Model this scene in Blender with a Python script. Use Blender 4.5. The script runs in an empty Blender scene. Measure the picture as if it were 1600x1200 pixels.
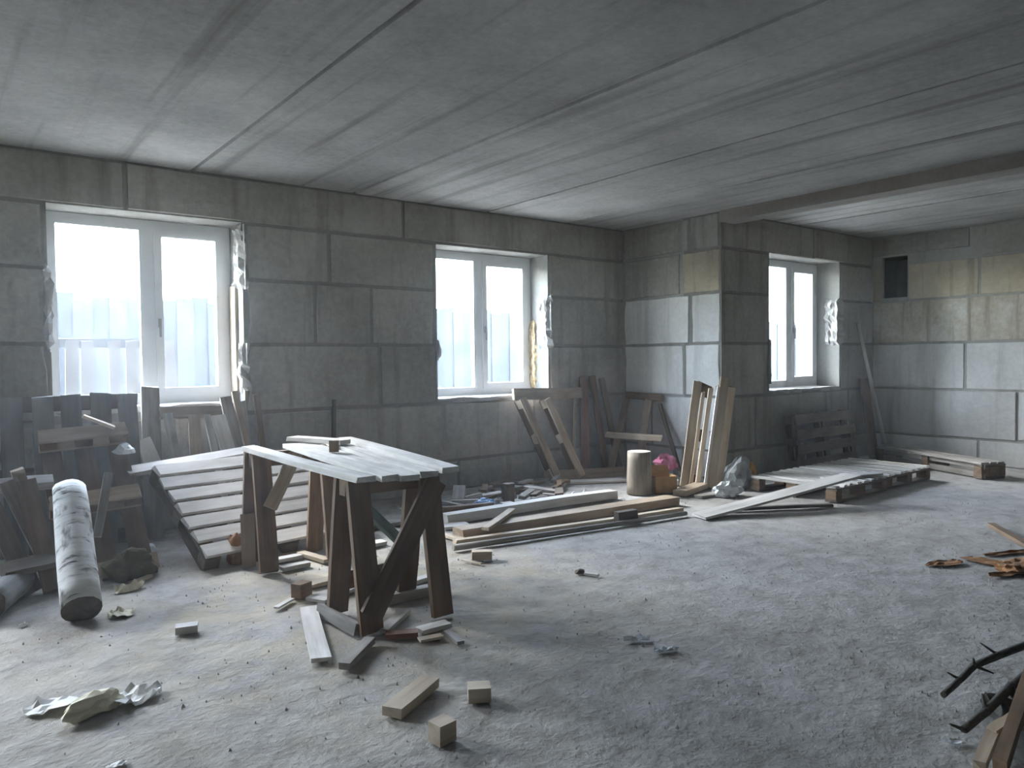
import bpy, bmesh, math, random
from mathutils import Vector, Matrix, noise

scene = bpy.context.scene
COL = scene.collection

# ------------------------------------------------------------------ camera, sky, exposure
EYE = Vector((0, 0, 1.3))
FPX = 1167.2                       # focal length in pixels of a 1600 px wide frame
YAW, PITCH, ROLL = .6602, .0321, -.0113
FWD = Vector((math.sin(YAW)*math.cos(PITCH), math.cos(YAW)*math.cos(PITCH), -math.sin(PITCH)))
RGT = Vector((math.cos(YAW), -math.sin(YAW), 0))
UPV = RGT.cross(FWD)
RGT, UPV = RGT*math.cos(ROLL)+UPV*math.sin(ROLL), UPV*math.cos(ROLL)-RGT*math.sin(ROLL)
cd = bpy.data.cameras.new('camera')
cd.sensor_width = 36
cd.lens = 36*FPX/1600
cd.clip_start = .05
cam = bpy.data.objects.new('camera', cd)
COL.objects.link(cam)
cam.matrix_world = Matrix.Translation(EYE) @ Matrix((RGT, UPV, -FWD)).transposed().to_4x4()
scene.camera = cam

w = bpy.data.worlds.new('sky')
scene.world = w
w.use_nodes = True
bg = w.node_tree.nodes['Background']
sky = w.node_tree.nodes.new('ShaderNodeTexSky')           # hazy daylight, low sun veiled, off to the left
sky.sky_type = 'NISHITA'
sky.sun_disc = False
sky.sun_elevation = math.radians(38)
sky.sun_rotation = math.radians(-22)
sky.air_density = 1.0; sky.dust_density = 1.0; sky.ozone_density = 2.0
hs = w.node_tree.nodes.new('ShaderNodeHueSaturation')     # haze greys the blue
hs.inputs['Saturation'].default_value = .55
w.node_tree.links.new(sky.outputs[0], hs.inputs['Color'])
w.node_tree.links.new(hs.outputs[0], bg.inputs['Color'])
bg.inputs['Strength'].default_value = 1.0

scene.view_settings.view_transform = 'Standard'
scene.view_settings.look = 'None'
scene.view_settings.gamma = 1
scene.view_settings.use_curve_mapping = False
scene.view_settings.exposure = 3.2
scene.cycles.diffuse_bounces = 6
scene.cycles.max_bounces = 12
scene.cycles.sample_clamp_indirect = 6

# window openings: x0, x1, z0, z1, wall face y
YA, YB, XC, XR, HC = 6.316, 4.888, 6.61, 9.814, 2.84
XL, YF = -3.2, -4.2
TH = .5
OPEN = {0: (-2.3, -.75, .95, 2.47, YA), 1: (.68, 2.07, .95, 2.47, YA), 2: (3.97, 5.42, .90, 2.455, YA), 3: (7.48, 9.0, .90, 2.475, YB)}
for k, (x0, x1, z0, z1, y) in OPEN.items():          # sampling portals in the openings (give no light themselves)
    ld = bpy.data.lights.new('window_portal', 'AREA')
    ld.shape = 'RECTANGLE'; ld.size = x1-x0; ld.size_y = z1-z0
    ld.cycles.is_portal = True
    lo = bpy.data.objects.new('window_portal', ld)
    COL.objects.link(lo)
    lo.location = ((x0+x1)/2, y+TH-.05, (z0+z1)/2)
    lo.rotation_euler = (math.radians(-90), 0, 0)

# ------------------------------------------------------------------ helpers
rnd = random.Random(7)

def ray(u, v):
    return FWD + RGT*((u-800)/FPX) - UPV*((v-600)/FPX)
def on(u, v, ax, val):             # point of the photo on a plane of the room
    d = ray(u, v); i = 'xyz'.index(ax)
    return EYE + d*((val-EYE[i])/d[i])
def G(u, v, z=0.0): return on(u, v, 'z', z)
def PY(u, v, y): return on(u, v, 'y', y)
def PX(u, v, x): return on(u, v, 'x', x)
def VV(B, h, u, v):                # on the upright plane through B along h
    d = ray(u, v); n = Vector((h[1], -h[0], 0))
    return EYE + d*(((Vector(B)-EYE).dot(n))/d.dot(n))

def mesh_obj(name, verts, faces, mat, parent=None, M=None, smooth=False):
    me = bpy.data.meshes.new(name)
    me.from_pydata(verts, [], faces)
    me.update()
    if smooth:
        me.polygons.foreach_set('use_smooth', [True]*len(me.polygons))
    return link(name, me, mat, parent, M)
def link(name, me, mat, parent=None, M=None):
    if mat and not me.materials: me.materials.append(mat)
    o = bpy.data.objects.new(name, me)
    COL.objects.link(o)
    M = M or Matrix.Identity(4)
    if parent is not None:
        o.parent = parent
        o.matrix_basis = Matrix.Translation(-origin(parent)) @ M if parent.type == 'EMPTY' else wm(parent).inverted() @ M
    else:
        o.matrix_basis = M
    return o
def wm(o):
    return (wm(o.parent) @ o.matrix_basis) if o.parent else o.matrix_basis
def origin(o): return wm(o).translation
def tag(o, label, cat=None, group=None, kind=None):
    if label: o['label'] = label
    if cat: o['category'] = cat
    if group: o['group'] = group
    if kind: o['kind'] = kind
    return o
def thing(name, loc, label, cat, group=None):
    o = bpy.data.objects.new(name, None)
    o.empty_display_size = .1
    COL.objects.link(o)
    o.location = loc
    return tag(o, label, cat, group)

def box_vf(x0, x1, y0, y1, z0, z1, V, F):
    b = len(V)
    V += [(x0,y0,z0),(x1,y0,z0),(x1,y1,z0),(x0,y1,z0),(x0,y0,z1),(x1,y0,z1),(x1,y1,z1),(x0,y1,z1)]
    F += [(b,b+3,b+2,b+1),(b+4,b+5,b+6,b+7),(b,b+1,b+5,b+4),(b+1,b+2,b+6,b+5),(b+2,b+3,b+7,b+6),(b+3,b,b+4,b+7)]
def boxes(name, lst, mat, parent=None, M=None):
    V, F = [], []
    for b in lst: box_vf(*b, V, F)
    return mesh_obj(name, V, F, mat, parent, M)

def frame_of(A, B, n):
    X = (Vector(B)-Vector(A)); L = X.length; X.normalize()
    n = Vector(n); Z = n - X*n.dot(X)
    if Z.length < 1e-4: Z = Vector((0,1,0)) - X*X.y
    Z.normalize()
    Y = Z.cross(X)
    M = Matrix((X, Y, Z)).transposed().to_4x4()
    M.translation = Vector(A)
    return M, L
def board_mesh(L, wd, t, seg=3, j=None):
    """sawn board along +x, from 0 to L; centred in y and z, slightly bowed, uneven ends"""
    j = min(wd, t)*.06 if j is None else j
    V, F = [], []
    bow, bow2 = rnd.uniform(-1, 1)*L*.004, rnd.uniform(-1, 1)*L*.003
    for i in range(seg+1):
        f = i/seg
        x = L*f
        b, c = bow*4*f*(1-f), bow2*4*f*(1-f)
        for (sy, sz) in ((-1,-1),(1,-1),(1,1),(-1,1)):
            ex = rnd.uniform(-1, 1)*min(.012, L*.02) if i in (0, seg) else 0
            V.append((x+ex, sy*wd/2+c+rnd.uniform(-j, j), sz*t/2+b+rnd.uniform(-j, j)*.6))
    for i in range(seg):
        a = i*4
        for k in range(4):
            F.append((a+k, a+(k+1) % 4, a+4+(k+1) % 4, a+4+k))
    F.append((3, 2, 1, 0)); e = seg*4; F.append((e, e+1, e+2, e+3))
    return V, [tuple(reversed(f)) for f in F]
def board(name, A, B, wd, t, n, mat, parent=None, seg=3):
    M, L = frame_of(A, B, n)
    V, F = board_mesh(L, wd, t, seg)
    return mesh_obj(name, V, F, mat, parent, M)
def lay(name, p, q, wd, t, mat, label, cat, group=None, z0=.003, z1=None, roll=0):
    """board lying on the ground (or on height z0/z1) between two points given by photo position"""
    A = Vector((p[0], p[1], z0+t/2)); B = Vector((q[0], q[1], (z0 if z1 is None else z1)+t/2))
    n = Vector((0, 0, 1))
    if roll: n = Matrix.Rotation(roll, 3, (B-A).normalized()) @ n
    return tag(board(name, A, B, wd, t, n, mat), label, cat, group)
def gl(u0, v0, u1, v1, *a, z=0, **k):
    return lay(a[0], G(u0, v0, z), G(u1, v1, z), *a[1:], **k)

def log_vf(L, r0, r1, n=16, seg=6, amp=.05, seed=0, bend=0):
    V, F = [], []
    for i in range(seg+1):
        f = i/seg
        for k in range(n):
            a = 2*math.pi*k/n
            r = (r0+(r1-r0)*f)*(1+amp*noise.noise((math.cos(a)*1.5+seed, math.sin(a)*1.5, f*3)))
            V.append((L*f, math.cos(a)*r+bend*math.sin(math.pi*f)*L, math.sin(a)*r))
    for i in range(seg):
        for k in range(n):
            F.append((i*n+k, i*n+(k+1) % n, (i+1)*n+(k+1) % n, (i+1)*n+k))
    F = [tuple(reversed(f)) for f in F]
    F.append(tuple(range(n))); F.append(tuple(reversed(range(seg*n, seg*n+n))))
    return V, F
def log(name, A, B, r0, r1, mat, parent=None, n=16, seg=6, amp=.05, seed=0, bend=0, up=(0,0,1)):
    M, L = frame_of(A, B, up)
    V, F = log_vf(L, r0, r1, n, seg, amp, seed, bend)
    o = mesh_obj(name, V, F, mat, parent, M)
    for p in o.data.polygons:
        p.use_smooth = len(p.vertices) == 4
    return o
def disc(name, P, axis, r, mat, parent, seed=0, n=16, amp=.05, f=0, t=.003):
    M, L = frame_of(P, Vector(P)+Vector(axis)*t, (0,0,1))
    V, F = log_vf(t, r*.97, r*.96, n, 1, amp, seed)
    return mesh_obj(name, V, F, mat, parent, M)

def lump(name, P, sx, sy, sz, mat, parent=None, seed=0, rough=.35, freq=1.6, sub=3, rz=0, flat=True, smooth=False, M=None):
    bm = bmesh.new()
    bmesh.ops.create_icosphere(bm, subdivisions=sub, radius=1)
    for v in bm.verts:
        d = noise.noise(v.co*freq + Vector((seed*3.1, seed*1.7, 0))) + .5*noise.noise(v.co*freq*2.7+Vector((0, seed*2.3, 5)))
        v.co *= 1 + rough*d
        v.co = Vector((v.co.x*sx, v.co.y*sy, v.co.z*sz))
        if flat and v.co.z < -.55*sz: v.co.z = -.55*sz
    mz = min(v.co.z for v in bm.verts) if flat else 0
    for v in bm.verts: v.co.z -= mz
    me = bpy.data.meshes.new(name)
    bm.to_mesh(me); bm.free()
    if smooth: me.polygons.foreach_set('use_smooth', [True]*len(me.polygons))
    return link(name, me, mat, parent, M or (Matrix.Translation(Vector(P)) @ Matrix.Rotation(rz, 4, 'Z')))

def sheet(name, P, sx, sy, amp, mat, seed=0, rz=0, parent=None, n=7, lift=0, tilt=0):
    """crumpled scrap of paper or film with an irregular outline and a little thickness"""
    V, F = [], []
    r2 = random.Random(seed)
    t = .0025
    for top in (1, 0):
        for i in range(n):
            for k in range(n):
                a, b = i/(n-1)*2-1, k/(n-1)*2-1
                s = 1-.3*(a*a*b*b)-.25*abs(noise.noise((a*1.7+seed, b*1.7, 0)))
                z = amp*(.1+.9*noise.noise((a*1.6+seed*2, b*1.6, 3))+.5*noise.noise((a*4+seed, b*4, 1)))
                V.append((a*sx/2*s, b*sy/2*s, max(0, z)+lift+t*top))
    N = n*n
    for i in range(n-1):
        for k in range(n-1):
            a = i*n+k
            F.append((a, a+n, a+n+1, a+1)); F.append((N+a, N+a+1, N+a+n+1, N+a+n))
    ring = [i*n for i in range(n)] + [(n-1)*n+k for k in range(1, n)] + [i*n+n-1 for i in range(n-2, -1, -1)] + [k for k in range(n-2, 0, -1)]
    for i in range(len(ring)):
        a, b = ring[i], ring[(i+1) % len(ring)]
        F.append((b, a, N+a, N+b))
    M = Matrix.Translation(Vector(P)+Vector((0,0,.001))) @ Matrix.Rotation(rz, 4, 'Z') @ Matrix.Rotation(tilt, 4, 'X')
    return mesh_obj(name, V, F, mat, parent, M)

# ------------------------------------------------------------------ materials
def mat_new(name):
    m = bpy.data.materials.new(name); m.use_nodes = True
    nt = m.node_tree
    return m, nt, nt.nodes['Principled BSDF']
def nd(nt, t, **k):
    n = nt.nodes.new(t)
    for a, b in k.items(): setattr(n, a, b)
    return n
def ramp(nt, fac, stops):
    r = nd(nt, 'ShaderNodeValToRGB')
    e = r.color_ramp.elements
    while len(e) < len(stops): e.new(.5)
    for s, (p, c) in zip(e, stops):
        s.position = p; s.color = (*c, 1)
    nt.links.new(fac, r.inputs[0])
    return r.outputs[0]
def noise_tex(nt, vec, scale, detail=4, rough=.6):
    n = nd(nt, 'ShaderNodeTexNoise')
    n.inputs['Scale'].default_value = scale; n.inputs['Detail'].default_value = detail; n.inputs['Roughness'].default_value = rough
    nt.links.new(vec, n.inputs['Vector'])
    return n.outputs[0]
def mapping(nt, vec, scale=(1,1,1), rot=(0,0,0)):
    m = nd(nt, 'ShaderNodeMapping')
    m.inputs['Scale'].default_value = scale; m.inputs['Rotation'].default_value = rot
    nt.links.new(vec, m.inputs['Vector'])
    return m.outputs[0]
def mix(nt, fac, a, b, mode='MIX'):
    m = nd(nt, 'ShaderNodeMix', data_type='RGBA', blend_type=mode)
    for s, v in ((m.inputs[0], fac), (m.inputs[6], a), (m.inputs[7], b)):
        if isinstance(v, (int, float)): s.default_value = v
        elif isinstance(v, tuple): s.default_value = (*v, 1)
        else: nt.links.new(v, s)
    return m.outputs[2]
def bump(nt, bsdf, h, strength, dist=.01):
    b = nd(nt, 'ShaderNodeBump')
    b.inputs['Strength'].default_value = strength; b.inputs['Distance'].default_value = dist
    nt.links.new(h, b.inputs['Height']); nt.links.new(b.outputs[0], bsdf.inputs['Normal'])
def vadd(nt, a, b):
    n = nd(nt, 'ShaderNodeVectorMath', operation='ADD')
    nt.links.new(a, n.inputs[0])
    nt.links.new(b, n.inputs[1])
    return n.outputs[0]

def wood(name, dark, mid, light, rough=.75):
    m, nt, b = mat_new(name)
    tc = nd(nt, 'ShaderNodeTexCoord'); oi = nd(nt, 'ShaderNodeObjectInfo')
    sc = nd(nt, 'ShaderNodeVectorMath', operation='SCALE'); sc.inputs['Scale'].default_value = 13
    cmb = nd(nt, 'ShaderNodeCombineXYZ')
    for i in range(3): nt.links.new(oi.outputs['Random'], cmb.inputs[i])
    nt.links.new(cmb.outputs[0], sc.inputs[0])
    v = vadd(nt, tc.outputs['Object'], sc.outputs[0])
    grain = noise_tex(nt, mapping(nt, v, (1.6, 34, 34)), 1.0, 5, .65)
    blot = noise_tex(nt, mapping(nt, v, (2, 5, 5)), 1.3, 3, .55)
    c = ramp(nt, grain, [(.28, dark), (.5, mid), (.74, light)])
    c = mix(nt, .55, c, ramp(nt, blot, [(.3, dark), (.7, light)]))
    hs = nd(nt, 'ShaderNodeHueSaturation')
    mr = nd(nt, 'ShaderNodeMapRange'); mr.inputs['To Min'].default_value = .72; mr.inputs['To Max'].default_value = 1.25
    nt.links.new(oi.outputs['Random'], mr.inputs['Value']); nt.links.new(mr.outputs[0], hs.inputs['Value']); nt.links.new(c, hs.inputs['Color'])
    nt.links.new(hs.outputs[0], b.inputs['Base Color'])
    b.inputs['Roughness'].default_value = rough
    bump(nt, b, grain, .35, .004)
    return m
def concrete(name, dark, mid, light, streak=(6, 6, .5), scale=1.0, bumpd=.02, stain=(.16, .14, .11), stain_amt=.5):
    m, nt, b = mat_new(name)
    tc = nd(nt, 'ShaderNodeNewGeometry')
    pos = tc.outputs['Position']
    big = noise_tex(nt, pos, 1.1*scale, 5, .6)
    fine = noise_tex(nt, pos, 22, 5, .7)
    st = noise_tex(nt, mapping(nt, pos, streak), 1.0, 4, .6)
    c = ramp(nt, big, [(.3, dark), (.52, mid), (.72, light)])
    c = mix(nt, .35, c, ramp(nt, fine, [(.3, dark), (.7, light)]))
    f = nd(nt, 'ShaderNodeMapRange'); f.inputs['From Min'].default_value = .52; f.inputs['From Max'].default_value = .75; f.inputs['To Max'].default_value = stain_amt
    nt.links.new(st, f.inputs['Value'])
    c = mix(nt, f.outputs[0], c, stain)
    oi = nd(nt, 'ShaderNodeObjectInfo')
    hs = nd(nt, 'ShaderNodeHueSaturation')
    mr = nd(nt, 'ShaderNodeMapRange'); mr.inputs['To Min'].default_value = .86; mr.inputs['To Max'].default_value = 1.12
    nt.links.new(oi.outputs['Random'], mr.inputs['Value']); nt.links.new(mr.outputs[0], hs.inputs['Value']); nt.links.new(c, hs.inputs['Color'])
    nt.links.new(hs.outputs[0], b.inputs['Base Color'])
    b.inputs['Roughness'].default_value = .93
    mx = nd(nt, 'ShaderNodeMath', operation='ADD'); nt.links.new(big, mx.inputs[0])
    ml = nd(nt, 'ShaderNodeMath', operation='MULTIPLY'); ml.inputs[1].default_value = .4
    nt.links.new(fine, ml.inputs[0]); nt.links.new(ml.outputs[0], mx.inputs[1])
    bump(nt, b, mx.outputs[0], .6, bumpd)
    return m
def plain(name, col, rough=.6, var=.15, scale=8, metallic=0, bm=0):
    m, nt, b = mat_new(name)
    tc = nd(nt, 'ShaderNodeTexCoord')
    n = noise_tex(nt, tc.outputs['Object'], scale, 4, .6)
    d = tuple(c*(1-var) for c in col); l = tuple(min(1, c*(1+var)) for c in col)
    nt.links.new(ramp(nt, n, [(.3, d), (.7, l)]), b.inputs['Base Color'])
    b.inputs['Roughness'].default_value = rough
    b.inputs['Metallic'].default_value = metallic
    if bm: bump(nt, b, n, bm, .01)
    return m

M_GREY = wood('weathered_grey_wood', (.13,.115,.10), (.27,.25,.22), (.44,.42,.39))
M_OLDGREY = wood('old_dark_grey_wood', (.07,.065,.06), (.14,.135,.125), (.22,.215,.205))
M_BROWN = wood('brown_wood', (.060,.036,.020), (.145,.090,.052), (.25,.165,.10))
M_BENCH = wood('bench_top_wood', (.22,.205,.185), (.44,.425,.40), (.68,.665,.64))
M_DARK = wood('dark_wood', (.05,.038,.028), (.115,.088,.062), (.20,.16,.12))
M_PALE = wood('pale_fresh_wood', (.33,.25,.17), (.55,.45,.33), (.72,.63,.50))
M_TAN = wood('tan_wood', (.17,.125,.085), (.34,.26,.18), (.50,.41,.31))
M_DUSTY = wood('dusty_white_wood', (.36,.34,.31), (.56,.54,.51), (.74,.72,.69))
M_RED = wood('red_brown_wood', (.10,.04,.022), (.23,.10,.055), (.34,.17,.10))
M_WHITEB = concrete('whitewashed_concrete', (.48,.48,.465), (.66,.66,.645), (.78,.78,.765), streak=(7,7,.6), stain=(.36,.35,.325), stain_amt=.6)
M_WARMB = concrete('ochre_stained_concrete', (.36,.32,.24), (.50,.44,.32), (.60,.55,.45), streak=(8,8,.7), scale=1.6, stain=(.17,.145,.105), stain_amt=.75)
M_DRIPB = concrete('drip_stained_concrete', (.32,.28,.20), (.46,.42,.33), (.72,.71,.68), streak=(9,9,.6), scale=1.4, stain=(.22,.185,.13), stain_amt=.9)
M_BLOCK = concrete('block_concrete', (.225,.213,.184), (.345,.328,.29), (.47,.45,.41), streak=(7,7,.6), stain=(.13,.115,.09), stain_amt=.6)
M_DARKB = concrete('low_bounce_concrete', (.07,.066,.06), (.11,.105,.095), (.15,.145,.13))  # darkened so the unseen walls bounce less light
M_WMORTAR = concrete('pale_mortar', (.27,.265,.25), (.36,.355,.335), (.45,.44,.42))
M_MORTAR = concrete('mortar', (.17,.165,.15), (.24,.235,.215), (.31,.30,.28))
M_LIGHTC = concrete('broken_concrete', (.26,.25,.23), (.38,.37,.345), (.50,.49,.465), stain_amt=.2, bumpd=.03)
M_CEIL = concrete('slab_concrete', (.25,.248,.24), (.41,.408,.395), (.58,.578,.56), streak=(6,.25,1), scale=.9, stain=(.15,.143,.13), stain_amt=.85)  # streaks along y paint grazing light into the colour, together with stains
M_SEAM = concrete('slab_seam', (.07,.065,.055), (.11,.10,.09), (.16,.15,.13))
M_BEAM = concrete('beam_concrete', (.19,.18,.165), (.27,.255,.235), (.36,.34,.315), streak=(5,.4,3), stain=(.16,.09,.055), stain_amt=.5)
M_PVC = plain('white_pvc', (.72,.74,.75), .4, .04)
M_FOAM = plain('mounting_foam', (.55,.42,.24), .9, .3, 30, bm=.8)
M_WFOAM = plain('white_foam', (.78,.77,.73), .9, .15, 30, bm=.8)
M_PAPER = plain('yellowed_paper', (.70,.66,.50), .8, .12, 6)
M_WPAPER = plain('white_paper', (.80,.80,.78), .8, .08, 6)
M_FILM = plain('white_plastic_film', (.74,.78,.82), .35, .1, 5)
M_PINK = plain('pink_plastic', (.72,.24,.40), .4, .25, 7)
M_BLUE = plain('blue_plastic', (.08,.24,.50), .4, .2, 7)
M_ORANGE = plain('orange_plastic', (.60,.30,.05), .5, .25, 7)
M_GBAG = plain('grey_plastic', (.34,.36,.36), .35, .3, 7)
M_CARD = plain('cardboard', (.42,.26,.11), .85, .2, 9)
M_OLIVE = plain('olive_sacking', (.085,.075,.035), .95, .45, 12, bm=.6)
M_GREEN = plain('dark_green_paint', (.035,.065,.045), .6, .3, 12)
M_RUST = plain('rusty_bark', (.27,.135,.055), .9, .45, 14, bm=.6)
M_TWIG = plain('dark_bark', (.05,.047,.038), .9, .4, 22, bm=.6)
M_CUT = plain('cut_log_end', (.075,.06,.045), .9, .35, 25, bm=.3)
M_CUTP = plain('pale_cut_log_end', (.60,.55,.46), .9, .2, 25, bm=.3)
M_HANDLE = plain('grey_metal', (.4,.4,.41), .35, .05, metallic=.6)
M_VOID = plain('niche_shade', (.035,.033,.03), .9, .3)  # shade inside the niche put into the colour
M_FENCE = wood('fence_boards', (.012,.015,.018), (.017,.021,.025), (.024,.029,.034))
M_STAKE = wood('stake_wood', (.024,.021,.020), (.032,.028,.026), (.042,.037,.034))

def birch():
    m, nt, b = mat_new('birch_bark')
    tc = nd(nt, 'ShaderNodeTexCoord')
    a = noise_tex(nt, mapping(nt, tc.outputs['Object'], (26, 5, 5)), 1, 4, .7)
    p = noise_tex(nt, mapping(nt, tc.outputs['Object'], (5, 9, 9)), 1, 3, .6)
    c = ramp(nt, a, [(.33, (.06,.055,.05)), (.42, (.62,.62,.60)), (.7, (.82,.82,.80))])
    c = mix(nt, ramp(nt, p, [(.60, (0,0,0)), (.72, (1,1,1))]), c, (.07,.06,.05))
    nt.links.new(c, b.inputs['Base Color']); b.inputs['Roughness'].default_value = .85
    bump(nt, b, a, .5, .006)
    return m
M_BIRCH = birch()
M_STUMPBARK = wood('stump_bark', (.10,.08,.055), (.23,.19,.145), (.38,.34,.29), .9)
M_LOGGREY = wood('grey_log_bark', (.09,.085,.08), (.20,.20,.20), (.36,.37,.38), .9)

def glass():
    m, nt, b = mat_new('dusty_glass')
    out = nt.nodes['Material Output']
    nt.nodes.remove(b)
    tr = nd(nt, 'ShaderNodeBsdfTransparent'); tr.inputs[0].default_value = (.93,.96,.97,1)
    gl_ = nd(nt, 'ShaderNodeBsdfGlossy'); gl_.inputs['Roughness'].default_value = .05
    ts = nd(nt, 'ShaderNodeBsdfTranslucent'); ts.inputs[0].default_value = (.82,.88,.92,1)
    m1 = nd(nt, 'ShaderNodeMixShader'); m1.inputs[0].default_value = .04
    nt.links.new(tr.outputs[0], m1.inputs[1]); nt.links.new(gl_.outputs[0], m1.inputs[2])
    geo = nd(nt, 'ShaderNodeNewGeometry')
    dust = noise_tex(nt, geo.outputs['Position'], 3.5, 4, .6)
    mr = nd(nt, 'ShaderNodeMapRange'); mr.inputs['From Min'].default_value = .3; mr.inputs['From Max'].default_value = .75
    mr.inputs['To Min'].default_value = .004; mr.inputs['To Max'].default_value = .012
    nt.links.new(dust, mr.inputs['Value'])
    m2 = nd(nt, 'ShaderNodeMixShader'); nt.links.new(mr.outputs[0], m2.inputs[0])
    nt.links.new(m1.outputs[0], m2.inputs[1]); nt.links.new(ts.outputs[0], m2.inputs[2])
    nt.links.new(m2.outputs[0], out.inputs[0])
    return m
M_GLASS = glass()

def floor_mat():
    m, nt, b = mat_new('dusty_floor')
    geo = nd(nt, 'ShaderNodeNewGeometry'); pos = geo.outputs['Position']
    big = noise_tex(nt, pos, .9, 5, .6); med = noise_tex(nt, pos, 5.5, 5, .65); fine = noise_tex(nt, pos, 38, 5, .7)
    c = ramp(nt, big, [(.28, (.20,.185,.16)), (.5, (.36,.35,.33)), (.72, (.49,.485,.47))])
    c = mix(nt, .55, c, ramp(nt, med, [(.34, (.155,.14,.115)), (.52, (.36,.35,.33)), (.72, (.55,.54,.525))]))
    c = mix(nt, .25, c, ramp(nt, fine, [(.3, (.22,.21,.19)), (.7, (.5,.49,.48))]))
    # sawdust lying about the workbench, thinning out with distance
    sp = nd(nt, 'ShaderNodeVectorMath', operation='DISTANCE'); sp.inputs[1].default_value = (1.75, 3.7, 0)
    nt.links.new(pos, sp.inputs[0])
    d = nd(nt, 'ShaderNodeMapRange'); d.inputs['From Min'].default_value = .3; d.inputs['From Max'].default_value = 2.0
    d.inputs['To Min'].default_value = 1; d.inputs['To Max'].default_value = 0
    nt.links.new(sp.outputs['Value'], d.inputs['Value'])
    pn = noise_tex(nt, pos, 3.2, 4, .6)
    pr = nd(nt, 'ShaderNodeMapRange'); pr.inputs['From Min'].default_value = .38; pr.inputs['From Max'].default_value = .68; pr.inputs['To Max'].default_value = .75
    nt.links.new(pn, pr.inputs['Value'])
    mu = nd(nt, 'ShaderNodeMath', operation='MULTIPLY'); nt.links.new(d.outputs[0], mu.inputs[0]); nt.links.new(pr.outputs[0], mu.inputs[1])
    c = mix(nt, mu.outputs[0], c, (.55, .47, .31))
    nt.links.new(c, b.inputs['Base Color'])
    b.inputs['Roughness'].default_value = .95
    ad = nd(nt, 'ShaderNodeMath', operation='ADD'); nt.links.new(med, ad.inputs[0])
    ml = nd(nt, 'ShaderNodeMath', operation='MULTIPLY'); ml.inputs[1].default_value = .3
    nt.links.new(fine, ml.inputs[0]); nt.links.new(ml.outputs[0], ad.inputs[1])
    bump(nt, b, ad.outputs[0], .7, .03)
    return m
M_FLOOR = floor_mat()
M_GRIT = plain('grit', (.36,.34,.31), .95, .6, 3)
M_SOIL = plain('sandy_soil', (.36,.33,.28), .95, .25, 1.2)

# ------------------------------------------------------------------ room shell
NX, NY = 110, 90
V, F = [], []
for i in range(NX+1):
    for k in range(NY+1):
        x = XL+(XR+.2-XL)*i/NX; y = YF+(YA+.2-YF)*k/NY
        n = noise.noise((x*1.1, y*1.1, 0))+.6*noise.noise((x*3.1, y*3.1, 4))+.3*noise.noise((x*7, y*7, 9))
        V.append((x, y, min(.002, -.007+.006*n)))
for i in range(NX):
    for k in range(NY):
        a = i*(NY+1)+k
        F.append((a, a+NY+1, a+NY+2, a+1))
o = mesh_obj('floor', V, F, M_FLOOR, smooth=True)
tag(o, 'uneven dusty grey concrete floor with scattered sawdust', kind='structure')
o = boxes('ground', [(-40, 60, -40, 60, -.3, -.06)], M_SOIL)
tag(o, 'sandy soil outside beyond the windows', kind='structure')

ROWS = [(-.02, .294), (.294, .88), (.88, 1.455), (1.455, 2.0), (2.0, 2.465), (2.465, HC)]
def block(parent, p0, du, n, u0, u1, z0, z1, mat=None, rough_l=0, rough_r=0, gap=.012):
    """one concrete block face: a shallow slab with worn edges, standing proud of the mortar"""
    u0 += gap*.6; u1 -= gap*.6; z0 += gap*.5; z1 -= gap*.5
    nu = 4; nz = 3
    r = rnd
    proud = r.uniform(-.006, .006)
    V, F = [], []
    def pt(u, z, d): return tuple(p0 + du*u + n*d + Vector((0, 0, z)))
    idx = {}
    for lay_ in (0, 1):
        for i in range(nu+1):
            for k in range(nz+1):
                fu, fz = i/nu, k/nz
                if 0 < i < nu: fu += r.uniform(-.04, .04)
                u = u0+(u1-u0)*fu; z = z0+(z1-z0)*fz
                edge = i in (0, nu) or k in (0, nz)
                if lay_ == 0:
                    if not edge: continue
                    idx[(0, i, k)] = len(V); V.append(pt(u, z, -.03))
                else:
                    if i == 0: u += .012+rough_l*r.uniform(0, .05)
                    if i == nu: u -= .012+rough_r*r.uniform(0, .05)
                    if k == 0: z += .010+r.uniform(0, .008)
                    if k == nz: z -= .010+r.uniform(0, .008)
                    d = proud + (r.uniform(-.004, .002) if edge else r.uniform(.002, .009))
                    idx[(1, i, k)] = len(V); V.append(pt(u, z, d))
    for i in range(nu):
        for k in range(nz):
            F.append((idx[1,i,k], idx[1,i+1,k], idx[1,i+1,k+1], idx[1,i,k+1]))
    per = [(i, 0) for i in range(nu)]+[(nu, k) for k in range(nz)]+[(i, nz) for i in range(nu, 0, -1)]+[(0, k) for k in range(nz, 0, -1)]
    for a, b in zip(per, per[1:]+per[:1]):
        F.append((idx[(0,)+a], idx[(0,)+b], idx[(1,)+b], idx[(1,)+a]))
    if du.cross(Vector((0,0,1))).dot(n) < 0:
        F = [tuple(reversed(f)) for f in F]
    return mesh_obj('block', V, F, mat or M_BLOCK, parent)

def split_row(u0, u1, cuts):
    e = [u0]+sorted(c for c in cuts if u0+.15 < c < u1-.15)+[u1]
    return list(zip(e, e[1:]))

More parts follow.
